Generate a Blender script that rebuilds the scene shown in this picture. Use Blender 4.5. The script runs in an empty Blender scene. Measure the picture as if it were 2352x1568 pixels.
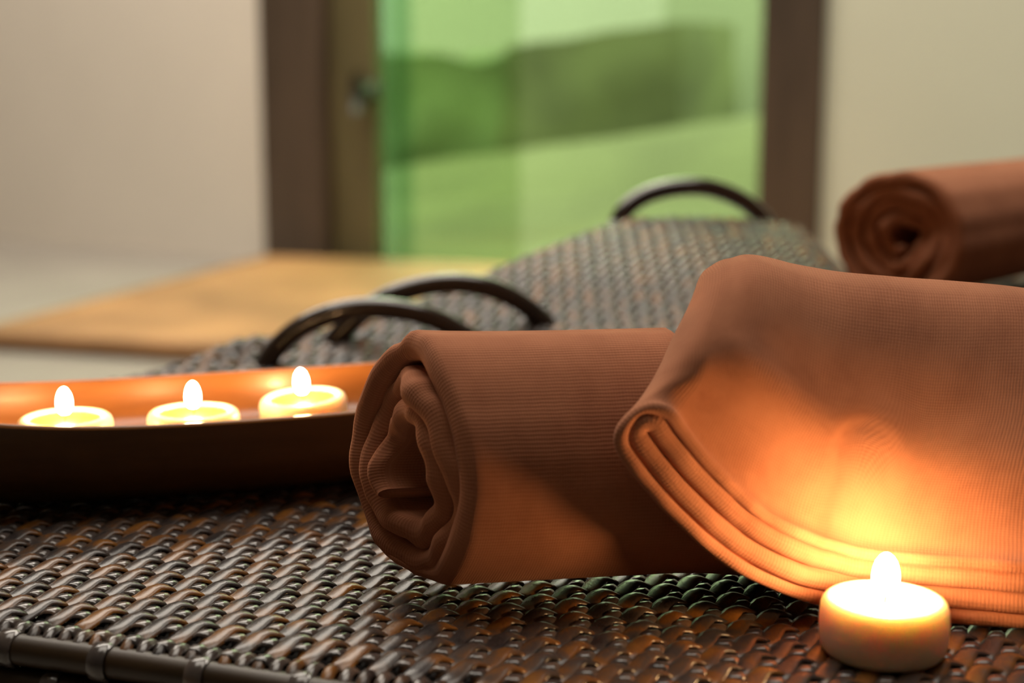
import bpy, math, random
import numpy as np
from mathutils import Vector, noise as mnoise
random.seed(7)
R = math.radians
scene = bpy.context.scene
COL = scene.collection

# ------------------------------------------------------------------ camera
SEAT = 0.400                      # height of the woven seat above the floor
CAMZ = SEAT + 0.181
F_PX, PITCH = 3500.0, R(10)
cd = bpy.data.cameras.new('camera'); cam = bpy.data.objects.new('camera', cd); COL.objects.link(cam)
cd.sensor_width = 36.0; cd.lens = 36.0 * F_PX / 2352.0
cam.location = (0, 0, CAMZ); cam.rotation_euler = (math.pi/2 - PITCH, 0, 0)
cd.clip_start = 0.01; cd.clip_end = 200
cd.dof.use_dof = True; cd.dof.focus_distance = 0.540; cd.dof.aperture_fstop = 6.4
scene.camera = cam

# ------------------------------------------------------------------ world, sun, added ceiling lamps, exposure
w = bpy.data.worlds.new('sky'); scene.world = w; w.use_nodes = True
bg = w.node_tree.nodes['Background']; bg.inputs[0].default_value = (0.90, 1.0, 0.93, 1); bg.inputs[1].default_value = 6.8

def light(name, kind, loc, rot, energy, color, **kw):
    l = bpy.data.lights.new(name, kind); o = bpy.data.objects.new(name, l); COL.objects.link(o)
    o.location = loc; o.rotation_euler = rot; l.energy = energy; l.color = color
    for k, v in kw.items(): setattr(l, k, v)
    return o
light('sun', 'SUN', (0, 0, 6), (R(38), 0, R(-8)), 0.4, (1, 0.95, 0.82), angle=R(2))
CEIL = 3.3
FILL_LAMPS = [(0.0, 1.10, 58, 2.4, 1.6), (-1.1, 3.55, 116, 2.8, 1.4)]     # two unseen fill lamps, added to brighten the daybed and back wall
for (lx, ly, en, sx_, sy_) in FILL_LAMPS:
    light('added_fill_light', 'AREA', (lx, ly, CEIL-0.06), (0, 0, 0), en, (1, 0.90, 0.78), shape='RECTANGLE', size=sx_, size_y=sy_)

vs = scene.view_settings
vs.view_transform = 'Standard'; vs.look = 'None'; vs.gamma = 1.0; vs.use_curve_mapping = False
vs.exposure = 0.0

# ------------------------------------------------------------------ helpers
CP, SP = math.cos(PITCH), math.sin(PITCH)
def ray(px, py):
    x = (px-1176)/F_PX; y = (784-py)/F_PX
    return Vector((x, CP + y*SP, -SP + y*CP))
def at_z(px, py, z):              # where the pixel's line of sight meets the height z
    d = ray(px, py); t = (z-CAMZ)/d.z
    return Vector((d.x*t, d.y*t, z))
def at_y(px, py, yy):
    d = ray(px, py); t = yy/d.y
    return Vector((d.x*t, yy, CAMZ+d.z*t))

def tag(o, label=None, cat=None, group=None, kind=None):
    for k, v in (('label', label), ('category', cat), ('group', group), ('kind', kind)):
        if v: o[k] = v
    return o
def empty(name, loc=(0, 0, 0), rz=0):
    o = bpy.data.objects.new(name, None); COL.objects.link(o); o.location = loc; o.rotation_euler = (0, 0, rz)
    o.empty_display_size = 0.02
    return o
def mesh_obj(name, verts, faces, mat, parent=None, smooth=True, uvs=None):
    me = bpy.data.meshes.new(name)
    me.from_pydata([tuple(map(float, v)) for v in verts], [], faces)
    if uvs is not None:
        l = me.uv_layers.new(name='UVMap')
        idx = np.empty(len(me.loops), dtype=np.int32); me.loops.foreach_get('vertex_index', idx)
        l.data.foreach_set('uv', np.asarray(uvs, dtype=np.float32)[idx].ravel())
    if smooth: me.polygons.foreach_set('use_smooth', [True]*len(me.polygons))
    me.materials.append(mat); me.update()
    o = bpy.data.objects.new(name, me); COL.objects.link(o)
    if parent: o.parent = parent
    return o
def grid_faces(n, m, cn=False, cm=False, base=0, flip=False):
    f = []
    for i in range(n if cn else n-1):
        i2 = (i+1) % n
        for j in range(m if cm else m-1):
            j2 = (j+1) % m
            q = (base+i*m+j, base+i2*m+j, base+i2*m+j2, base+i*m+j2)
            f.append(q[::-1] if flip else q)
    return f
class MB:
    def __init__(s): s.v = []; s.f = []
    def add(s, v, f):
        b = len(s.v); s.v += [tuple(map(float, p)) for p in v]; s.f += [tuple(i+b for i in q) for q in f]
    def grid(s, P, cn=False, cm=False, flip=False):
        P = np.asarray(P, dtype=float); n, m = P.shape[:2]
        s.add(P.reshape(-1, 3), grid_faces(n, m, cn, cm, 0, flip))
    def box(s, c, d, ax=None):
        ax = ax or (Vector((1, 0, 0)), Vector((0, 1, 0)), Vector((0, 0, 1))); c = Vector(c)
        v = [c+ax[0]*(x*d[0]/2)+ax[1]*(y*d[1]/2)+ax[2]*(z*d[2]/2) for x in (-1, 1) for y in (-1, 1) for z in (-1, 1)]
        s.add(v, [(0, 1, 3, 2), (4, 6, 7, 5), (0, 4, 5, 1), (2, 3, 7, 6), (0, 2, 6, 4), (1, 5, 7, 3)])
    def tube(s, pts, r, n=12, caps=True):
        pts = [Vector(p) for p in pts]; rr = r if hasattr(r, '__len__') else [r]*len(pts)
        rings = []; up = None
        for i, p in enumerate(pts):
            t = (pts[min(i+1, len(pts)-1)]-pts[max(i-1, 0)]).normalized()
            if up is None:
                up = Vector((0, 0, 1)) if abs(t.z) < 0.9 else Vector((1, 0, 0))
            a = (up-t*up.dot(t)).normalized(); up = a; b = t.cross(a)
            rings.append([p+(a*math.cos(k*2*math.pi/n)+b*math.sin(k*2*math.pi/n))*rr[i] for k in range(n)])
        base = len(s.v); s.grid([[tuple(q) for q in rg] for rg in rings], cm=True, flip=True)
        if caps:
            s.f.append(tuple(base+k for k in range(n)))
            s.f.append(tuple(base+(len(pts)-1)*n+k for k in reversed(range(n))))
    def lathe(s, prof, n=40, c=(0, 0, 0), close=True):
        P = [[(c[0]+r*math.cos(2*math.pi*k/n), c[1]+r*math.sin(2*math.pi*k/n), c[2]+z) for k in range(n)] for r, z in prof]
        s.grid(P, cm=True)
    def build(s, name, mat, parent=None, smooth=True):
        return mesh_obj(name, s.v, s.f, mat, parent, smooth)
def smoothstep(a, b, x):
    t = min(1, max(0, (x-a)/(b-a))); return t*t*(3-2*t)
def interp(x, xs, ys): return float(np.interp(x, xs, ys))
def spline(ts, pts, n):
    """Catmull-Rom through pts (rows), sampled at n values"""
    pts = np.asarray(pts, float); ts = np.asarray(ts, float)
    out = []
    for t in np.linspace(ts[0], ts[-1], n):
        i = min(len(ts)-2, max(0, int(np.searchsorted(ts, t, side='right')-1)))
        u = (t-ts[i])/(ts[i+1]-ts[i])
        p0 = pts[max(i-1, 0)]; p1 = pts[i]; p2 = pts[i+1]; p3 = pts[min(i+2, len(pts)-1)]
        out.append(0.5*((2*p1)+(p2-p0)*u+(2*p0-5*p1+4*p2-p3)*u*u+(3*p1-p0-3*p2+p3)*u**3))
    return np.array(out)

# ------------------------------------------------------------------ materials
class NT:
    def __init__(s, name):
        s.m = bpy.data.materials.new(name); s.m.use_nodes = True; s.t = s.m.node_tree
        s.p = s.t.nodes['Principled BSDF']; s.out = s.t.nodes['Material Output']
    def n(s, typ, **kw):
        o = s.t.nodes.new(typ)
        for k, v in kw.items(): setattr(o, k, v)
        return o
    def l(s, a, b): s.t.links.new(a, b)
    def ramp(s, fac, stops):
        r = s.n('ShaderNodeValToRGB'); e = r.color_ramp.elements
        while len(e) < len(stops): e.new(0.5)
        for k, (p, c) in enumerate(stops): e[k].position = p; e[k].color = (*c, 1)
        s.l(fac, r.inputs[0]); return r.outputs[0]
    def math(s, op, a, b=None):
        m = s.n('ShaderNodeMath', operation=op)
        for k, x in enumerate((a, b)):
            if x is None: continue
            if isinstance(x, (int, float)): m.inputs[k].default_value = x
            else: s.l(x, m.inputs[k])
        return m.outputs[0]
    def coord(s, which='Object', scale=(1, 1, 1), rot=(0, 0, 0)):
        tc = s.n('ShaderNodeTexCoord'); mp = s.n('ShaderNodeMapping')
        mp.inputs['Scale'].default_value = scale; mp.inputs['Rotation'].default_value = rot
        s.l(tc.outputs[which], mp.inputs[0]); return mp.outputs[0]
    def noise(s, vec, scale, detail=3, rough=0.5):
        t = s.n('ShaderNodeTexNoise'); t.inputs['Scale'].default_value = scale
        t.inputs['Detail'].default_value = detail; t.inputs['Roughness'].default_value = rough
        s.l(vec, t.inputs['Vector']); return t.outputs[0]
    def bump(s, h, strength, dist):
        b = s.n('ShaderNodeBump'); b.inputs['Strength'].default_value = strength; b.inputs['Distance'].default_value = dist
        s.l(h, b.inputs['Height']); s.l(b.outputs[0], s.p.inputs['Normal'])
    def set(s, **kw):
        for k, v in kw.items():
            i = s.p.inputs[k.replace('_', ' ')]
            i.default_value = (*v, 1) if isinstance(v, tuple) and len(v) == 3 and i.type == 'RGBA' else v
        return s

def m_plain(name, col, rough=0.6, var=0.12, scale=8, **kw):
    a = NT(name); v = a.noise(a.coord(), scale, 4)
    a.l(a.ramp(v, [(0.3, tuple(c*(1-var) for c in col)), (0.7, tuple(min(1, c*(1+var)) for c in col))]), a.p.inputs['Base Color'])
    a.set(Roughness=rough, **kw); return a.m

def m_towel():
    a = NT('terracotta_terry'); uv = a.coord('UV')
    sx = a.n('ShaderNodeSeparateXYZ'); a.l(uv, sx.inputs[0])
    wob = a.noise(uv, 120, 2)
    s1 = a.math('SINE', a.math('ADD', a.math('MULTIPLY', sx.outputs[0], 2*math.pi/0.00125), a.math('MULTIPLY', wob, 3.0)))
    s2 = a.math('SINE', a.math('ADD', a.math('MULTIPLY', sx.outputs[1], 2*math.pi/0.00110), a.math('MULTIPLY', wob, 3.0)))
    h = a.math('ADD', a.math('MULTIPLY', s1, 0.55), a.math('MULTIPLY', s2, 0.30))
    fz = a.noise(uv, 2600, 2)
    h = a.math('ADD', h, a.math('MULTIPLY', fz, 1.2))
    blot = a.noise(uv, 26, 4, 0.6)
    f = a.math('ADD', a.math('MULTIPLY', h, 0.09), a.math('MULTIPLY', blot, 0.9))
    a.l(a.ramp(f, [(0.22, (0.31, 0.112, 0.058)), (0.52, (0.45, 0.178, 0.095)), (0.85, (0.55, 0.23, 0.125))]), a.p.inputs['Base Color'])
    a.bump(h, 0.20, 0.0005)
    a.set(Roughness=0.95, Sheen_Weight=0.22, Sheen_Roughness=0.5, Sheen_Tint=(0.85, 0.5, 0.36), Specular_IOR_Level=0.1)
    return a.m

def m_strand(name, stops, rough=0.30, spec=0.4):
    a = NT(name); info = a.n('ShaderNodeObjectInfo')
    co = a.coord('Object', (1, 1, 1))
    off = a.n('ShaderNodeVectorMath', operation='ADD')
    mul = a.math('MULTIPLY', info.outputs['Random'], 37.0)
    cmb = a.n('ShaderNodeCombineXYZ'); a.l(mul, cmb.inputs[2]); a.l(co, off.inputs[0]); a.l(cmb.outputs[0], off.inputs[1])
    v = a.noise(off.outputs[0], 62, 2, 0.5)
    fine = a.noise(a.coord('Object', (1, 0.35, 1), (0, 0, R(27))), 1500, 2)
    v2 = a.math('ADD', v, a.math('MULTIPLY', a.math('SUBTRACT', fine, 0.5), 0.16))
    a.l(a.ramp(v2, stops), a.p.inputs['Base Color'])
    a.bump(fine, 0.12, 0.0004)
    a.set(Roughness=rough, Specular_IOR_Level=spec); return a.m

def m_wood(name, c0, c1, rough, coat, sc=9, stretch=(0.12, 1, 1)):
    a = NT(name); v = a.noise(a.coord('Object', stretch), sc*10, 5, 0.6)
    a.l(a.ramp(v, [(0.3, c0), (0.7, c1)]), a.p.inputs['Base Color'])
    a.bump(v, 0.08, 0.0005)
    a.set(Roughness=rough, Coat_Weight=coat, Coat_Roughness=0.12); return a.m

def m_emit(name, col, strength):
    a = NT(name); e = a.n('ShaderNodeEmission'); e.inputs[0].default_value = (*col, 1); e.inputs[1].default_value = strength
    a.l(e.outputs[0], a.out.inputs[0]); return a.m

def m_glass(name, tint, refl=0.05):
    a = NT(name); t = a.n('ShaderNodeBsdfTransparent'); t.inputs[0].default_value = (*tint, 1)
    g = a.n('ShaderNodeBsdfGlossy'); g.inputs['Roughness'].default_value = 0.03
    mx = a.n('ShaderNodeMixShader'); mx.inputs[0].default_value = refl
    a.l(t.outputs[0], mx.inputs[1]); a.l(g.outputs[0], mx.inputs[2]); a.l(mx.outputs[0], a.out.inputs[0]); return a.m

def m_wax(name, col, ss, scale):
    a = NT(name); a.set(Base_Color=col, Roughness=0.35, Subsurface_Weight=ss, Subsurface_Scale=scale, Specular_IOR_Level=0.4)
    a.p.inputs['Subsurface Radius'].default_value = (1.0, 0.62, 0.26)
    return a.m

M = {}
M['wall'] = m_plain('beige_plaster', (0.78, 0.715, 0.62), 0.85, 0.03, 2)
M['wall_green_spill'] = m_plain('green_spill_plaster', (0.72, 0.75, 0.60), 0.85, 0.05, 1.2)  # green light from the doorway painted into the plaster colour
M['wall_dark'] = m_plain('brown_wall', (0.10, 0.075, 0.055), 0.8, 0.1, 2)  # for the unseen walls, coloured dark to cut side fill
M['ceiling'] = m_plain('white_plaster', (0.55, 0.52, 0.47), 0.9, 0.03, 2)
M['floor'] = m_plain('grey_stone', (0.36, 0.33, 0.29), 0.42, 0.10, 3)
M['mat'] = m_plain('tan_straw', (0.41, 0.212, 0.088), 0.6, 0.36, 3.2)
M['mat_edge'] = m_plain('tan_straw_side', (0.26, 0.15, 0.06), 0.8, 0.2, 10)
M['frame'] = m_wood('weathered_brown_wood', (0.045, 0.030, 0.018), (0.105, 0.070, 0.045), 0.55, 0.0, 0.8, (1, 1, 0.15))
M['stile'] = m_wood('olive_brown_wood', (0.085, 0.07, 0.028), (0.15, 0.125, 0.055), 0.5, 0.0, 0.8, (1, 1, 0.15))
M['glass'] = m_glass('green_glass', (0.71, 0.765, 0.585), 0.04)
M['glass2'] = m_glass('deep_green_glass', (0.86, 0.91, 0.80), 0.04)
M['glass_edge'] = m_glass('glass_edge', (0.72, 0.85, 0.80), 0.06)
M['black_metal'] = m_plain('dark_metal', (0.03, 0.027, 0.022), 0.4, 0.1, 20)
M['lawn'] = m_plain('grass_green', (0.118, 0.128, 0.060), 0.9, 0.22, 1.4)
M['hedge'] = m_plain('hedge_green', (0.088, 0.102, 0.044), 0.9, 0.35, 2.2)
M['pale'] = m_plain('pale_render', (0.240, 0.264, 0.192), 0.9, 0.06, 1)
M['white_wall'] = m_plain('white_render', (0.312, 0.324, 0.276), 0.9, 0.04, 1)
M['bush'] = m_plain('bush_green', (0.102, 0.141, 0.060), 0.9, 0.3, 2)
M['towel'] = m_towel()
ST = [(0.30, (0.022, 0.018, 0.018)), (0.42, (0.052, 0.040, 0.036)), (0.50, (0.085, 0.050, 0.032)), (0.58, (0.150, 0.062, 0.019)), (0.70, (0.24, 0.098, 0.020))]
M['strand'] = m_strand('brown_grey_cane', ST, 0.27, 0.40)
M['strand_b'] = m_strand('grey_cane', [(0.3, (0.035, 0.030, 0.030)), (0.55, (0.085, 0.066, 0.058)), (0.72, (0.15, 0.085, 0.05))], 0.20, 0.75)
M['cane_dark'] = m_wood('dark_cane', (0.018, 0.011, 0.008), (0.040, 0.024, 0.016), 0.22, 0.9, 4)
M['rail'] = m_wood('brown_cane', (0.020, 0.010, 0.003), (0.050, 0.025, 0.007), 0.45, 0.0, 4)
M['backing'] = m_plain('near_black_brown', (0.012, 0.009, 0.007), 0.9, 0.1, 30)
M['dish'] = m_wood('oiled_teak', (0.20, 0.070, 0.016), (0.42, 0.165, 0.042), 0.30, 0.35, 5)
M['dish_shaded'] = m_wood('shaded_teak', (0.085, 0.042, 0.013), (0.17, 0.085, 0.026), 0.34, 0.25, 5)  # same teak as the inside, with its shade put into the colour
M['wax'] = m_wax('ivory_wax', (0.86, 0.74, 0.56), 0.85, 0.011)
M['pool'] = m_wax('molten_wax', (0.80, 0.36, 0.012), 0.15, 0.002); 
M['wick'] = m_plain('burnt_wick', (0.02, 0.012, 0.01), 0.9, 0.1, 50)
M['flame'] = m_emit('flame', (1.0, 0.58, 0.25), 310)
M['flame_small'] = m_emit('small_flame', (1.0, 0.58, 0.25), 250)
M['added_lampglow'] = m_emit('added_lamp_diffuser', (1.0, 0.90, 0.78), 3.0)

# ------------------------------------------------------------------ room: oblique back wall with a glazed doorway
W0 = Vector((-0.77, 4.70, 0)); WD = Vector((0.8296, -0.5584, 0)); WN = Vector((-0.5584, -0.8296, 0)); ZZ = Vector((0, 0, 1))
def wall_t(px, py=300):           # run along the wall (m) under a pixel
    d = ray(px, py); o = Vector((0, 0, CAMZ))
    k = (W0-o).dot(WN)/d.dot(WN); p = o+d*k
    return (p-W0).dot(WD), p.z
def wbox(name, t0, t1, z0, z1, n0, n1, mat, parent=None):
    b = MB(); c = W0+WD*((t0+t1)/2)+WN*((n0+n1)/2)+ZZ*((z0+z1)/2)
    b.box(c, (t1-t0, n1-n0, z1-z0), (WD, WN, ZZ)); return b.build(name, mat, parent, False)
def struct(o): return tag(o, kind='structure')
TL, TR = -2.6, 3.2
tA = wall_t(612)[0]; tB = wall_t(752)[0]; tC = wall_t(852)[0]; tD = wall_t(1752)[0]; tE = wall_t(1890)[0]
HEAD = 3.12
struct(wbox('wall_back', TL, tA, 0, CEIL, -0.15, 0, M['wall']))
struct(wbox('wall_back_end', tE, TR, 0, CEIL, -0.15, 0, M['wall_green_spill']))
struct(wbox('wall_back_lintel', tA, tE, HEAD+0.10, CEIL, -0.15, 0, M['wall']))
pL = W0+WD*TL; pR = W0+WD*TR
def plan_box(name, x0, x1, y0, y1, z0, z1, mat):
    b = MB(); b.box(((x0+x1)/2, (y0+y1)/2, (z0+z1)/2), (x1-x0, y1-y0, z1-z0)); return struct(b.build(name, mat, None, False))
plan_box('wall_left', pL.x-0.15, pL.x, -2.5, pL.y+0.1, 0, CEIL, M['wall_dark'])
plan_box('wall_right', pR.x, pR.x+0.15, -2.5, pR.y+0.1, 0, CEIL, M['wall_dark'])
plan_box('wall_front', pL.x-0.15, pR.x+0.15, -2.65, -2.5, 0, CEIL, M['wall_dark'])
def slab(name, z0, z1, mat):
    c = [(pL.x-0.15, -2.65), (pR.x+0.15, -2.65), (pR.x+0.15, pR.y-0.02), (pL.x-0.15, pL.y+0.12)]
    v = [(x, y, z0) for x, y in c]+[(x, y, z1) for x, y in c]
    return struct(mesh_obj(name, v, [(3, 2, 1, 0), (4, 5, 6, 7)]+[(k, (k+1) % 4, (k+1) % 4+4, k+4) for k in range(4)], mat, None, False))
slab('floor', -0.1, 0.0, M['floor']); slab('ceiling', CEIL, CEIL+0.12, M['ceiling'])
# door: timber frame, sliding leaf and glass
door = struct(empty('door_1', W0))
def dpart(name, t0, t1, z0, z1, n0, n1, mat, parent=None):
    b = MB(); c = WD*((t0+t1)/2)+WN*((n0+n1)/2)+ZZ*((z0+z1)/2)
    b.box(c, (t1-t0, n1-n0, z1-z0), (WD, WN, ZZ)); return b.build(name, mat, parent or door, False)
dpart('jamb', tA, tB, 0, HEAD+0.12, -0.16, 0.02, M['frame'])
dpart('jamb', tD, tE, 0, HEAD+0.12, -0.16, 0.02, M['frame'])
dpart('head_beam', tB, tD, HEAD, HEAD+0.12, -0.16, 0.02, M['frame'])
dpart('threshold', tB, tD, 0, 0.02, -0.16, 0.02, M['frame'])
dpart('stile', tB+0.002, tC, 0.02, HEAD, -0.06, -0.02, M['stile'])
tG = wall_t(1142)[0]
dpart('glass_pane', tC, tD, 0.02, HEAD, -0.045, -0.037, M['glass'])
dpart('glass_pane', tC, tG, 0.02, HEAD, -0.115, -0.107, M['glass2'])
dpart('pane_edge', tC, tC+0.075, 0.02, HEAD, -0.100, -0.06, M['glass_edge'])
hz = wall_t(848, 210)[1]
hb = MB(); c0 = WD*(tC-0.01)+ZZ*hz
hb.tube([c0+WN*(-0.02), c0+WN*0.05], 0.03, 18); hb.tube([c0+WN*0.05+ZZ*0.055, c0+WN*0.055-ZZ*0.06], 0.017, 12)
hb.build('door_handle', M['black_metal'], door)
# housings for the added ceiling lamps
for (lx, ly, en, sx_, sy_), lab in zip(FILL_LAMPS, ('added fill lamp panel on the unseen ceiling above the daybed', 'added fill lamp panel on the unseen ceiling above the straw mat')):
    lp = empty('added_ceiling_lamp', (lx, ly, CEIL-0.05)); tag(lp, lab, 'lamp', 'added ceiling lamps')
    b = MB(); b.box((0, 0, 0.025), (sx_+0.1, sy_+0.1, 0.05)); b.build('added_lamp_housing', M['ceiling'], lp, False)

# ------------------------------------------------------------------ garden behind the glass
OUT = -WN
def gpt(t, out, z): return W0+WD*t+OUT*out+ZZ*z
g = MB(); G = []
for i in range(41):
    row = []
    for j in range(31):
        t = -14+i*0.7; o = 0.16+j*0.8
        row.append(tuple(gpt(t, o, -0.06+0.02*mnoise.noise((t*0.9, o*0.9, 3)))))
    G.append(row)
g.grid(G, flip=True)
lawn = tag(g.build('lawn_ground', M['lawn']), kind='structure')
def at_plane_out(px, py, out):
    d = ray(px, py); o = Vector((0, 0, CAMZ)); k = (W0+OUT*out-o).dot(WN)/d.dot(WN); return o+d*k
def blob_hedge(name, corners, depth, mat, amp, label, cat, n=26, m=14):
    """a clipped hedge: front face spanned by four corners, given real depth behind"""
    a, bq, c, d = corners
    ms = MB()
    def P(u, v, k):
        p = (a*(1-u)+bq*u)*(1-v)+(d*(1-u)+c*u)*v
        q = Vector(p)+OUT*(depth*k)
        nz = mnoise.noise_vector(Vector(p)*3.1+Vector((k*2, 0, 0)))
        return tuple(q+nz*amp)
    ms.grid([[P(i/n, j/m, 0) for j in range(m+1)] for i in range(n+1)])
    ms.grid([[P(i/n, j/m, 1) for j in range(m+1)] for i in range(n+1)], flip=True)
    for u in (0, 1): ms.grid([[P(u, j/m, k/6) for j in range(m+1)] for k in range(7)], flip=(u == 1))
    for v in (0, 1): ms.grid([[P(i/n, v, k/6) for k in range(7)] for i in range(n+1)], flip=(v == 1))
    return tag(ms.build(name, mat), label, cat)
dH = 3.2
blob_hedge('clipped_hedge', [at_plane_out(1150, 345, dH), at_plane_out(1570, 285, dH), at_plane_out(1565, 45, dH), at_plane_out(1160, 105, dH)], 0.6, M['hedge'], 0.035,
           'dark olive clipped hedge block outside, behind the middle of the glass', 'hedge')
dB = 3.4
blob_hedge('garden_bush', [at_plane_out(700, 420, dB), at_plane_out(1160, 400, dB), at_plane_out(1160, 120, dB), at_plane_out(700, 150, dB)], 0.5, M['bush'], 0.09,
           'mid green bush outside, seen through the doubled glass beside the hedge', 'bush')
gw = MB(); a0 = at_plane_out(1540, 290, 4.6); a1 = at_plane_out(1900, 290, 4.6)
c = (a0+a1)/2; wd = (a1-a0).length
gw.box((c.x, c.y, 0.9), (wd, 0.2, 2.0), (WD, WN, ZZ))
tag(gw.build('garden_pillar', M['pale'], None, False), 'pale rendered garden pillar outside, right of the dark hedge', 'pillar')
bw = MB(); c = W0+WD*1.0+OUT*6.5  # added wall that screens the bright sky from the camera
bw.box((c.x, c.y, 0.72), (16, 0.2, 1.6), (WD, WN, ZZ))
tag(bw.build('sky_screen_wall', M['white_wall'], None, False), kind='structure')
# low bank that the hedge grows on
bk = MB(); bl = at_plane_out(700, 405, dH-0.25); br = at_plane_out(2500, 145, dH-0.25)
for_p = []
for i in range(31):
    u = i/30; p = bl*(1-u)+br*u; row = []
    for k in range(9):
        v = k/8; q = p+OUT*(-1.6+v*3.2); zz = -0.08+(p.z-0.02+0.08)*smoothstep(0, 0.5, v)
        row.append((q.x, q.y, zz+0.015*mnoise.noise(q*2)))
    for_p.append(row)
bk.grid(for_p, flip=True); tag(bk.build('lawn_bank', M['lawn']), kind='structure')

# ------------------------------------------------------------------ mat on the floor
MT = 0.045
ml = at_z(-34, 752, MT); mb = at_z(612, 588, MT); mf = at_z(480, 850, MT)
e1 = (mb-ml); e1.z = 0; L1 = e1.length; e1.normalize(); e2 = Vector((e1.y, -e1.x, 0)); L2 = 1.75
mat_o = empty('straw_mat', (ml.x, ml.y, 0)); tag(mat_o, 'thick tan straw mat lying on the grey floor near the doorway', 'mat')
b = MB()
nx, ny = 26, 26
rows = []
for i in range(nx+1):
    rows.append([tuple(e1*(L1*i/nx)+e2*(L2*j/ny)+ZZ*(MT+0.003*mnoise.noise((i*0.4, j*0.4, 1)))) for j in range(ny+1)])
b.grid(rows, flip=True)
b.build('mat_top', M['mat'], mat_o)
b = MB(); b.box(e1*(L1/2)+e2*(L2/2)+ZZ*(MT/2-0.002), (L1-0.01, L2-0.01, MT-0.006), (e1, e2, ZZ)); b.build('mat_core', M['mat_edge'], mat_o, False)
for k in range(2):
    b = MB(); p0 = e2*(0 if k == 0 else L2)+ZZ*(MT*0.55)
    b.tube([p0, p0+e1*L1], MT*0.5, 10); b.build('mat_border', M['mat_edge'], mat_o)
for k in range(2):
    b = MB(); p0 = e1*(0 if k == 0 else L1)+ZZ*(MT*0.55)
    b.tube([p0, p0+e2*L2], MT*0.5, 10); b.build('mat_border', M['mat'], mat_o)

# ------------------------------------------------------------------ woven daybed
bed = empty('woven_daybed', (0, 0, 0))
tag(bed, 'dark woven cane daybed with curved hoops, carrying the towels and the dish', 'daybed')
def front_y(x): return 0.4205-0.358*x
BX = [-0.36, -0.18, -0.037, 0.085, 0.25, 0.48]; BY = [0.83, 0.925, 1.027, 1.165, 1.195, 1.22]
def back_y(x): return interp(x, BX, BY)
XL, XR = -0.34, 0.46
HD = [0.40, 0.86, 0.90, 0.931, 0.985, 1.027, 1.10, 1.165, 1.20, 1.30]; HZ = [0, 0, 0.004, 0.012, 0.029, 0.044, 0.062, 0.074, 0.074, 0.07]
def hgt(x, y):
    z = 0.25*(interp(y-0.02, HD, HZ)+2*interp(y, HD, HZ)+interp(y+0.02, HD, HZ))
    z *= 1-0.22*smoothstep(0.12, 0.3, x)
    k_ = smoothstep(0.215, 0.27, x); z = z*(1-k_)+min(z, 0.024)*k_
    d = back_y(x)-y
    z += 0.012*math.exp(-((x+0.17)/0.03)**2)*math.exp(-(d/0.03)**2)
    z -= 0.010*smoothstep(0.02, -0.006, d)                # rolls over at the back edge
    return z
def inside(x, y, pad=0.0): return XL < x < XR and front_y(x)+pad < y < back_y(x)-0.002

def ribbon(bm_v, bm_f, path, width, thick, widths=None):
    """flat cane: path points (x,y,z) in surface space, arched top, closed"""
    P = np.asarray(path, float); n = len(P)
    T = np.gradient(P, axis=0); T[:, 2] *= 0.0
    T /= np.maximum(1e-9, np.linalg.norm(T, axis=1))[:, None]
    N = np.stack([T[:, 1], -T[:, 0], 0*T[:, 0]], 1)         # to the right in plan
    # plan normal must not flip in the tight bends: blend with neighbours
    for _ in range(2):
        N[1:-1] = (N[:-2]+2*N[1:-1]+N[2:])/4; N /= np.maximum(1e-9, np.linalg.norm(N, axis=1))[:, None]
    prof = [(-0.5, -0.5), (-0.47, 0.15), (-0.28, 0.55), (0.0, 0.66), (0.28, 0.55), (0.47, 0.15), (0.5, -0.5)]
    b = len(bm_v)
    for i in range(n):
        for a, zz in prof:
            q = P[i]+N[i]*(a*(widths[i % len(widths)] if widths else width)); x, y = q[0], q[1]
            bm_v.append((x, y, SEAT+hgt(x, y)+q[2]+zz*thick))
    m = len(prof)
    bm_f.extend(grid_faces(n, m, base=b, flip=True))

CX, CY, CS = 0.0112, 0.0136, -0.0042
FL = [(-0.0101, -0.0138, -0.0036), (-0.0093, -0.0118, -0.0012), (-0.0083, -0.0097, 0.0000), (-0.0068, -0.0070, 0.0006), (-0.0052, -0.0042, 0.0011),
      (-0.0034, -0.0014, 0.0019), (-0.0016, 0.0002, 0.00235), (0.0002, 0.0008, 0.00210), (0.0017, 0.0010, 0.00165), (0.0031, 0.0013, 0.0009), (0.0037, 0.0025, -0.0030), (0.0024, 0.0056, -0.0040)]
FW = [0.0066, 0.0070, 0.0074, 0.0076, 0.0076, 0.0068, 0.0056, 0.0050, 0.0046, 0.0044, 0.0042, 0.0050]
def cell(i, j): return CX*i, 0.40+CY*j+CS*i
IR = range(-32, 44); JR = range(-8, 90)
done = set(); strands = 0
for i0 in IR:
    for j0 in JR:
        if (i0, j0) in done: continue
        chain = []; i, j = i0, j0
        while i in IR and j < 90:
            done.add((i, j)); x, y = cell(i, j)
            if inside(x-0.004, y-0.004, 0.004): chain.append((i, j))
            i += 1; j += 2
        if not chain: continue
        V, Fc = [], []
        path = []
        for (i, j) in chain:
            x, y = cell(i, j); jx = (random.random()-0.5)*0.0006; jz = (random.random()-0.5)*0.0004
            path += [(x+a+jx, y+bq+jx, c+jz) for a, bq, c in FL]
        ribbon(V, Fc, path, 0.0070, 0.0011, FW)
        mesh_obj('cane_strand', V, Fc, M['strand'], bed); strands += 1
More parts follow.
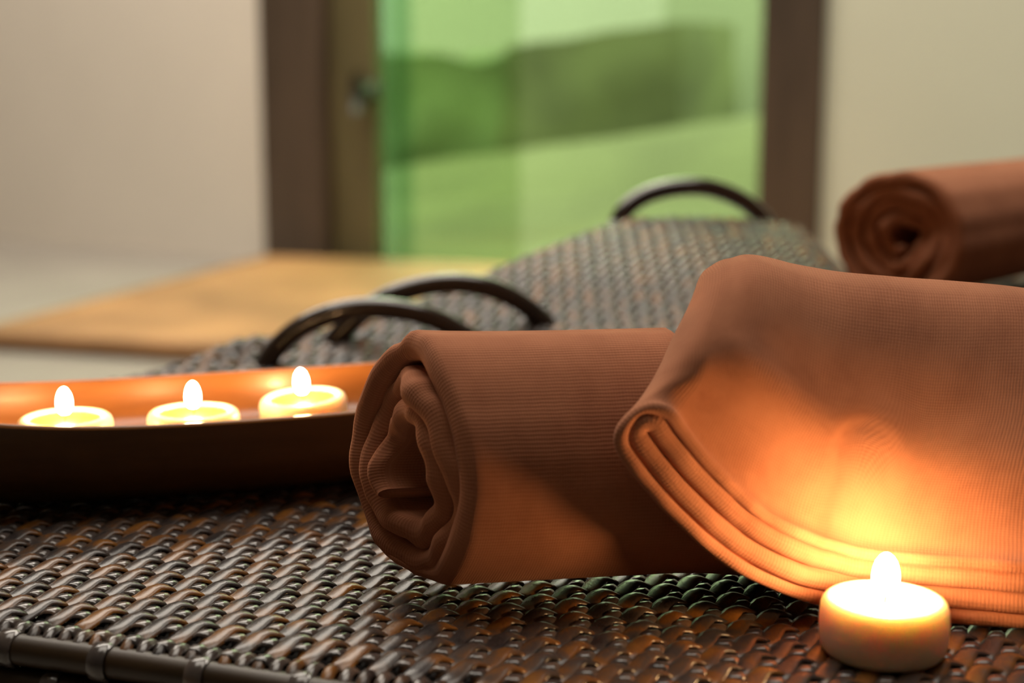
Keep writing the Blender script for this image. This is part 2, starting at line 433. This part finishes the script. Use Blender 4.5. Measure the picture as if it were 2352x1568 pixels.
for j in JR:                                               # the cross strands that show as small bumps between
    V, Fc, path = [], [], []
    for i in IR:
        x, y = cell(i, j); y += CY*0.5+0.0006; x += 0.0008
        if inside(x, y, 0.002):
            path += [(x-0.0050, y+0.0015, -0.0026), (x-0.0033, y+0.0009, 0.0004), (x-0.0016, y+0.0004, 0.0015), (x+0.0012, y-0.0003, 0.0017), (x+0.0029, y-0.0009, 0.0006), (x+0.0040, y-0.0012, -0.0028)]
    if len(path) >= 5:
        ribbon(V, Fc, path, 0.0054, 0.0010)
        mesh_obj('cross_strand', V, Fc, M['strand_b'], bed)
# dark backing under the weave, with thickness
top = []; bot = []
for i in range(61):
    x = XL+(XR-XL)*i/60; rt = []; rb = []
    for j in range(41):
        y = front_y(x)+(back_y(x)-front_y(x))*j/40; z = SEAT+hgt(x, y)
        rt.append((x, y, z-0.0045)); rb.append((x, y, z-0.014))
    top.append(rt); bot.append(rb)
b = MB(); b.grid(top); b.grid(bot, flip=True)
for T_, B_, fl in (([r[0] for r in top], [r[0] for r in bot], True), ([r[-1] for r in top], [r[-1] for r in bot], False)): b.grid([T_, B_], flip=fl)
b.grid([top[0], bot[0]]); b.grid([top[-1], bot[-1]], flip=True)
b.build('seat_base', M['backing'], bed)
# front rails and bindings
def rail(name, dz, dy, r, x0=XL, x1=XR):
    b = MB(); b.tube([(x, front_y(x)+dy+0.0006*math.sin(x*40), SEAT+dz) for x in np.linspace(x0, x1, 40)], r, 14); return b.build(name, M['rail'], bed)
rail('front_rail', -0.0052, -0.0035, 0.0052); rail('front_rail', -0.0160, -0.0052, 0.0048); rail('front_rail', -0.0265, -0.0045, 0.0048)
k = 0
for x in np.arange(XL+0.008, XR, 0.0335):
    for (dz, dy, r, sh) in ((-0.0052, -0.0035, 0.0064, 0), (-0.0160, -0.0052, 0.0058, 0.016)):
        xx = x+sh
        if xx > XR: continue
        b = MB(); t = Vector((1, -0.358, 0)).normalized(); c = Vector((xx, front_y(xx)+dy, SEAT+dz))
        b.tube([c-t*0.0032, c-t*0.0024, c+t*0.0024, c+t*0.0032], [r*0.88, r, r, r*0.88], 14); b.build('binding', M['strand_b'], bed)
# tucked strand ends that wrap over the rail
for i in IR:
    x = CX*i; y = front_y(x)
    if not XL < x < XR: continue
    for dx in (0.0, 0.0056):
        xx = x+dx; yy = front_y(xx); b = MB()
        wdt = 0.0042
        pts = [(xx+0.0022, yy+0.0075, SEAT-0.001), (xx+0.001, yy+0.0040, SEAT+0.0012), (xx, yy+0.0005, SEAT+0.0014), (xx-0.0008, yy-0.0030, SEAT-0.0004), (xx-0.001, yy-0.006, SEAT-0.0040)]
        rows = [[(p[0]-wdt/2, p[1]+wdt*0.18, p[2]-0.0010), (p[0]-wdt/4, p[1]+wdt*0.09, p[2]+0.0006), (p[0]+wdt/4, p[1]-wdt*0.09, p[2]+0.0006), (p[0]+wdt/2, p[1]-wdt*0.18, p[2]-0.0010)] for p in pts]
        b.grid(rows, flip=False); b.build('strand_end', M['strand_b'] if dx else M['strand'], bed)
# hoops
def hoop(name, pts, r=0.0062, n=36):
    b = MB(); P = spline(np.linspace(0, 1, len(pts)), [tuple(p) for p in pts], n)
    b.tube(P, r, 18); return b.build(name, M['cane_dark'], bed)
def up_hoop(pl, peak, pr, yl, yp, yr, r, extra=()):
    a = at_y(*pl, yl); m_ = at_y(*peak, yp); c_ = at_y(*pr, yr)
    return a, m_, c_
h1 = [at_y(598, 880, 0.905), at_y(622, 815, 0.905), at_y(690, 752, 0.907), at_y(780, 715, 0.909), at_y(870, 707, 0.912), at_y(970, 722, 0.916), at_y(1050, 758, 0.920), at_y(1110, 810, 0.924), at_y(1140, 870, 0.926)]
hoop('hoop', h1, 0.0066)
h2 = [at_y(716, 880, 0.940), at_y(745, 815, 0.940), at_y(800, 745, 0.942), at_y(890, 682, 0.945), at_y(1000, 652, 0.950), at_y(1100, 655, 0.955), at_y(1190, 690, 0.960), at_y(1255, 745, 0.965), at_y(1300, 810, 0.968)]
hoop('hoop', h2, 0.0066)
h3 = [at_y(1415, 520, 1.160), at_y(1440, 478, 1.165), at_y(1490, 446, 1.17), at_y(1560, 430, 1.175), at_y(1630, 432, 1.18), at_y(1700, 458, 1.185), at_y(1750, 500, 1.19), at_y(1785, 555, 1.19)]
hoop('hoop', h3, 0.0072)
# under-frame and legs
for (x, y) in ((-0.30, 0.56), (0.42, 0.31), (-0.27, 0.83), (0.40, 1.15)):
    b = MB(); zt = SEAT+hgt(x, y)-0.012
    b.tube([(x, y, 0.0), (x, y, 0.02), (x, y, zt*0.5), (x, y, zt)], [0.017, 0.019, 0.021, 0.023], 16); b.build('leg', M['rail'], bed)
for (p, q) in (((-0.30, 0.56), (0.42, 0.31)), ((-0.27, 0.83), (0.40, 1.15)), ((-0.30, 0.56), (-0.27, 0.83)), ((0.42, 0.31), (0.40, 1.15))):
    b = MB(); b.tube([(*p, 0.20), (*q, 0.20)], 0.011, 12); b.build('stretcher', M['rail'], bed)

# ------------------------------------------------------------------ towels
def towel_roll(name, label, base, az, H, Wd, L, shear, turns, t, cone, seed, squash=0.0):
    root = empty(name, base, az); tag(root, label, 'towel', 'rolled terracotta towels')
    Rr = 1.0; nth = int(turns*110); prof_n = 9
    V, UVs = [], []
    pitch = t*0.98
    R0 = H/2-t/2
    al = list(np.concatenate([[L], np.linspace(L*0.92, 0.030, 9), [0.022, 0.015, 0.010, 0.0065]]))
    edge = [(0.0040*(1-math.cos(p))*0 + 0.0042*(1-math.sin(p)), math.cos(p)) for p in np.linspace(0.0, math.pi, prof_n)]
    s_len = 0.0
    for k in range(nth+1):
        th = -math.pi*0.40 - 2*math.pi*turns*k/nth
        fr = k/nth
        r = R0-pitch*turns*fr
        r_m = r-t*0.75*(1-smoothstep(0, 0.10, fr))
        w1 = mnoise.noise((math.cos(th)*1.3+seed, math.sin(th)*1.3, fr*turns*1.7))
        w2 = mnoise.noise((math.cos(th)*4.0+seed, math.sin(th)*4.0, fr*turns*3.1+5))
        tt = t*(0.97+0.25*w2)*(0.35+0.65*min(1, fr*18))*(0.5+0.5*min(1, (1-fr)*14))
        s_len += 2*math.pi*turns/nth*r
        def place(a, dr, wr):
            decay = math.exp(-max(0, a)/0.020)
            rr = r_m+dr*tt/2+(0.0030*w1+0.0012*w2)*decay*(0.35 if fr < 0.12 else 1)
            # pinch the mouth of the roll slightly and keep a soft body further in
            ww = rr*math.cos(th)*(Wd/H); zz = rr*math.sin(th)
            zc = H/2
            flat = 1.0
            zz2 = zc+zz
            if zz2 < 0.010: zz2 = 0.010-(0.010-zz2)*0.55      # flattened where it lies
            off = -shear*ww+cone*fr+0.0045*w1-0.004*math.cos(2*th+seed)*(0.3+fr)
            ax = a if a >= L*0.5 else a+off*(1-a/(L*0.5))
            return (ax, ww, (zz2-0.0045)*(1-squash*smoothstep(0.092, 0.128, ax)))
        row = []; uv = []
        for a in al: row.append(place(a, 1.0, 0)); uv.append((s_len, a))
        for (a, d) in edge: row.append(place(a*0.9, d, 1)); uv.append((s_len, a-0.004+d*0.003))
        for a in reversed(al): row.append(place(a, -1.0, 0)); uv.append((s_len+0.3, a))
        V.append(row); UVs.append(uv)
    n, m = len(V), len(V[0])
    verts = [p for r_ in V for p in r_]; uvf = [p for r_ in UVs for p in r_]
    faces = grid_faces(n, m, flip=False)
    faces.append(tuple(range(m)[::-1])); faces.append(tuple((n-1)*m+q for q in range(m)))
    # far end closed
    for i in range(n-1): faces.append((i*m+m-1, (i+1)*m+m-1, (i+1)*m, i*m))
    o = mesh_obj('rolled_cloth', verts, faces, M['towel'], root, True, uvf)
    return root
AZ1 = R(9)
c1 = Vector((-0.0365, 0.5085, SEAT+0.003))
roll1 = towel_roll('rolled_towel', 'rolled terracotta towel beside the wooden dish, its spiral end in sharp focus', c1, AZ1, 0.1005, 0.079, 0.140, 0.50, 2.95, 0.0104, -0.002, 1.3, 0.42)
c3 = Vector((0.247, 0.985, SEAT+0.0285))
roll3 = towel_roll('rolled_towel', 'blurred rolled terracotta towel at the back on the raised end of the daybed', c3, R(48), 0.100, 0.096, 0.22, 0.22, 4.2, 0.0092, 0.008, 4.1)

# folded towel draped over the roll, layers showing along the near edge
TH = 0.0235
NB = [(1386, 985), (1440, 1072), (1530, 1180), (1650, 1292), (1760, 1352), (1880, 1396), (2100, 1432), (2352, 1466), (2600, 1500)]
ND = [(-0.1, 0.462), (0.03, 0.463), (0.055, 0.470), (0.080, 0.477), (0.104, 0.482), (0.130, 0.482), (0.155, 0.476), (0.18, 0.468), (0.25, 0.445)]
def near_pt(px, py):
    yy = 0.5
    for _ in range(12):
        p = at_y(px, py, yy); yy = interp(p.x, [a for a, _ in ND], [b_ for _, b_ in ND])
    return at_y(px, py, yy)
nbs = [near_pt(*p) for p in NB]
for p in nbs: p.z = max(p.z, SEAT+0.0035)
cr = [at_y(1585, 695, 0.520), at_y(1638, 612, 0.522), at_y(1705, 583, 0.524), at_y(1800, 598, 0.528), at_y(1920, 616, 0.533), at_y(2040, 626, 0.538), at_y(2190, 636, 0.544), at_y(2352, 654, 0.550), at_y(2520, 690, 0.556)]
ts = [0]
for a, bq in zip(nbs[:-1], nbs[1:]): ts.append(ts[-1]+(bq-a).length)
SLEN = ts[-1]
NU, NV = 150, 40
near_c = spline(ts, [tuple(p) for p in nbs], NU); crest_c = spline(ts, [tuple(p-ZZ*TH*0.98) for p in cr], NU)
S = np.zeros((NU, NV, 3))
for i in range(NU):
    a = near_c[i]; c = crest_c[i]
    lift = c[2]-a[2]
    ctrl = a+(c-a)*0.50+np.array([0.0, -0.002, 0.02*lift+0.002])
    back = c+np.array([0.030, 0.048, -0.040])
    pts = spline([0, 0.5, 1.0, 1.5], [a, ctrl, c, back], NV); S[i] = pts
# smooth soft sag
for _ in range(6): S[1:-1, 1:-1] = (S[:-2, 1:-1]+S[2:, 1:-1]+S[1:-1, :-2]+S[1:-1, 2:]+4*S[1:-1, 1:-1])/8
ca, sa = math.cos(AZ1), math.sin(AZ1)                      # rest on the roll: smooth envelope over it
need = np.zeros((NU, NV))
for i in range(NU):
    for j in range(1, NV):
        dx = S[i, j, 0]-c1.x; dy = S[i, j, 1]-c1.y; ax = dx*ca+dy*sa; ww = -dx*sa+dy*ca
        if 0.0 < ax < 0.145 and abs(ww) < 0.0400:
            zr = (0.047+0.049*math.sqrt(1-(ww/0.0405)**2))*(1-0.42*smoothstep(0.092, 0.128, ax))+0.003
            need[i, j] = max(0.0, SEAT+zr+0.0016-S[i, j, 2])
lift_f = need.copy()
for _ in range(140):
    p_ = np.pad(lift_f, 1, mode='edge'); p_[:, 0] = 0
    lift_f = np.maximum((p_[:-2, 1:-1]+p_[2:, 1:-1]+p_[1:-1, :-2]+p_[1:-1, 2:]+2*p_[1:-1, 1:-1])/6, need*0.96)
S[:, :, 2] += lift_f
S[1:-1, 1:-1] = (S[:-2, 1:-1]+S[2:, 1:-1]+S[1:-1, :-2]+S[1:-1, 2:]+4*S[1:-1, 1:-1])/8
dU = np.gradient(S, axis=0); dV = np.gradient(S, axis=1)
Nn = np.cross(dU, dV); Nn /= np.linalg.norm(Nn, axis=2)[:, :, None]
if Nn[:, :, 2].mean() < 0: Nn = -Nn
dVn = dV/np.linalg.norm(dV, axis=2)[:, :, None]
iref = int(0.075/SLEN*(NU-1)); Nref = Nn[iref].copy()
for i in range(iref):
    w_ = 1-smoothstep(0.2, 1.0, i/iref)
    q = Nn[i]*(1-w_)+Nref*w_; Nn[i] = q/np.linalg.norm(q, axis=1)[:, None]
for i in range(NU):                                      # the layered edge stands upright towards the front
    t_ = near_c[min(i+1, NU-1)]-near_c[max(i-1, 0)]; t_ = t_/np.linalg.norm(t_)
    n0 = np.array([0, 0, 1.0])-t_*t_[2]; n0 = n0/np.linalg.norm(n0); d0 = np.cross(n0, t_); d0 = d0*np.sign(d0[1])
    for j in range(NV):
        w_ = 1-smoothstep(0.0, 0.42, j/(NV-1))
        q = Nn[i, j]*(1-w_)+n0*w_; Nn[i, j] = q/np.linalg.norm(q)
        q = dVn[i, j]*(1-w_)+d0*w_; dVn[i, j] = q/np.linalg.norm(q)
u_arc = np.linspace(0, SLEN, NU)
def fold_pt(s, wv, v, dv=0.0):
    fi = max(0.0, min(NU-1.001, s/SLEN*(NU-1))); i = int(fi); f = fi-i
    fj = max(0.0, min(NV-1.001, v*(NV-1))); j = int(fj); g_ = fj-j
    def bl(A): return (A[i, j]*(1-f)+A[i+1, j]*f)*(1-g_)+(A[i, j+1]*(1-f)+A[i+1, j+1]*f)*g_
    n_ = bl(Nn); p = bl(S)+n_*wv-bl(dVn)*dv
    if s < 0: p = p+ (S[0, j]-S[1, j])/np.linalg.norm(S[0, j]-S[1, j])*(-s)
    return p
fold = empty('folded_towel', (nbs[3].x, nbs[3].y, SEAT))
tag(fold, 'folded terracotta towel draped over the front roll, its layered edge lit by the nearest candle', 'towel')
def fold_layer(name, bottom, topw, s0, thick, gap_end, push, seed):
    """one doubled layer: along the bottom, round the turn at the left, back along the top"""
    rad = (topw-bottom)/2; mid = (topw+bottom)/2; path = []
    for s in np.linspace(gap_end, s0+rad, 70): path.append((s, bottom, (0, -1)))
    for a in np.linspace(-math.pi/2, math.pi/2, 17)[1:-1]: path.append((s0+rad-rad*math.cos(a), mid+rad*math.sin(a), (-math.cos(a), math.sin(a))))
    for s in np.linspace(s0+rad, gap_end, 70): path.append((s, topw, (0, 1)))
    rows, uvs = [], []; L = 0; prev = None
    vv = np.concatenate([np.linspace(1, 0.06, 26), [0.03, 0.0]])
    inv = np.linspace(0, math.pi, 9)
    for (s, wv, nn) in path:
        if prev is not None: L += math.hypot(s-prev[0], wv-prev[1])
        prev = (s, wv)
        wob = 0.0016*mnoise.noise((s*30+seed, wv*60, seed))+0.0009*mnoise.noise((s*95, wv*130, seed+3))
        row, uv = [], []
        for v in vv: row.append(fold_pt(s+nn[0]*thick/2, wv+nn[1]*thick/2, v, 0 if v > 0.001 else push*0.3)); uv.append((L, v*0.17))
        for a in inv[1:-1]:
            cth = math.cos(a); row.append(fold_pt(s+nn[0]*thick/2*cth, wv+nn[1]*thick/2*cth, 0, push+math.sin(a)*thick*0.42+wob)); uv.append((L, -math.sin(a)*0.003-0.001+cth*0.002))
        for v in vv[::-1]: row.append(fold_pt(s-nn[0]*thick/2, wv-nn[1]*thick/2, v, 0 if v > 0.001 else push*0.3)); uv.append((L+0.5, v*0.17))
        rows.append(row); uvs.append(uv)
    n, m = len(rows), len(rows[0])
    ox = Vector(fold.location)
    verts = [tuple(Vector(p)-ox) for r_ in rows for p in r_]; uvf = [p for r_ in uvs for p in r_]
    fcs = grid_faces(n, m)+[tuple(range(m)), tuple((n-1)*m+q for q in range(m))[::-1]]
    for i in range(n-1): fcs.append((i*m+m-1, (i+1)*m+m-1, (i+1)*m, i*m))
    return mesh_obj(name, verts, fcs, M['towel'], fold, True, uvf)
fold_layer('outer_layer', 0.0020, TH-0.0030, 0.002, 0.0046, SLEN*0.985, 0.0010, 1.0)
fold_layer('inner_layer', 0.0078, 0.0150, 0.0065, 0.0069, SLEN*0.975, 0.0, 7.0)

# ------------------------------------------------------------------ wooden dish
def dish():
    root = empty('wooden_dish', (-0.122, 0.662, SEAT+0.0045), R(18)); tag(root, 'long oval wooden dish holding three lit candles, left of the towels', 'dish')
    A, B, Hh = 0.160, 0.0535, 0.0345
    prof_out = [(0.02, 0.0), (0.50, 0.0), (0.66, 0.0015), (0.80, 0.0075), (0.91, 0.0175), (0.975, 0.0275), (0.997, 0.0335)]
    prof_rim = [(1.0, 0.0350), (0.992, 0.0362), (0.975, 0.0362)]
    prof_in = [(0.965, 0.0345), (0.945, 0.0290), (0.900, 0.0220), (0.83, 0.0165), (0.72, 0.0148), (0.5, 0.0142), (0.02, 0.0140)]
    n = 120
    def ring(f, z):
        out = []
        for k in range(n):
            t = 2*math.pi*k/n; c, s = math.cos(t), math.sin(t)
            x = A*math.copysign(abs(c)**0.86, c); y = B*math.copysign(abs(s)**0.92, s)
            # keep the wall about equally thick at the pointed ends
            ff = f; lx = x*(1-(1-f)*0.55) if f > 0.6 else x*(1-(0.4)*0.55)*(f/0.6)
            rise = 0.012*(abs(x)/A)**3*(z/0.035)
            out.append((lx, y*ff, z+rise))
        return out
    b = MB(); b.grid([ring(f, z) for f, z in prof_out+prof_rim[:1]], cm=True, flip=False); b.f.append(tuple(range(n))[::-1]); b.build('dish_outside', M['dish_shaded'], root)
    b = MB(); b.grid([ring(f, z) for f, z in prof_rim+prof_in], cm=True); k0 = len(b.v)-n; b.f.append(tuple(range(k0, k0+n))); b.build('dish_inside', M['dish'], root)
    return root
dish_o = dish()

# ------------------------------------------------------------------ candles
def candle(label, loc, rad=0.0200, h=0.0180, pool=True, fl=(0.0030, 0.0125), tilt=(0, 0), group=None, wall=0.0045):
    root = empty('tealight_candle', loc); root.rotation_euler = (tilt[0], tilt[1], 0); tag(root, label, 'candle', group)
    b = MB(); r = rad; dep = 0.0022
    prof = [(0.0005, 0), (r*0.80, 0), (r*0.90, 0.0006), (r*0.965, 0.0022), (r*0.99, h*0.30), (r, h*0.60), (r*0.985, h*0.84), (r*0.95, h*0.945), (r*0.90, h*0.99), (r*0.85, h), (r-wall, h*0.985), (r-wall-0.0008, h-dep*0.7), (r-wall-0.0012, h-dep), (r*0.4, h-dep-0.0004), (0.0005, h-dep-0.0004)]
    b.lathe(prof, 48); b.build('wax_body', M['wax'], root)
    b = MB(); pr = r-wall-0.0004
    b.lathe([(0.0005, h-dep-0.0002), (pr*0.9, h-dep-0.0002), (pr, h-dep), (pr*0.985, h-dep+0.0009), (pr*0.94, h-dep+0.0006), (0.0005, h-dep+0.0006)], 40); b.build('molten_wax', M['pool'] if group else M['wax'], root)
    zt = h-dep+0.0006
    b = MB(); b.tube([(0, 0, zt-0.001), (0.0002, 0, zt+0.002), (0.0009, 0.0002, zt+0.0042)], [0.0006, 0.00055, 0.0004], 8); b.build('wick', M['wick'], root)
    fw, fh = fl; z0 = zt+0.0026
    prof = [(0.0001, 0), (0.52, 0.03), (0.80, 0.12), (0.97, 0.28), (1.0, 0.44), (0.93, 0.62), (0.76, 0.79), (0.48, 0.92), (0.22, 0.98), (0.0001, 1.0)]
    b = MB(); b.lathe([(p*fw if p > 0.001 else 0.0001, z0+q*fh) for p, q in prof], 20); b.build('flame', M['flame_small'] if group else M['flame'], root)
    return root
fgc = at_z(2027, 1497, SEAT+0.0022); 
candle('lit candle standing alone on the weave in front of the folded towel', fgc, 0.0200, 0.0178, True, (0.0042, 0.0135), wall=0.0040)
zc = SEAT+0.0045+0.0142
for (px, py, lab, tl) in ((150, 958, 'lit candle in the wooden dish, nearest the left picture edge', (R(1), 0)), (444, 944, 'lit candle in the middle of the three in the wooden dish', (0, 0)), (700, 910, 'lit candle in the wooden dish next to the rolled towel', (R(3), R(-3)))):
    p = at_z(px, py, zc+0.0175); candle(lab, (p.x, p.y, zc+0.0004), 0.0200, 0.0175, True, (0.0034, 0.0118), tl, 'candles in the wooden dish')
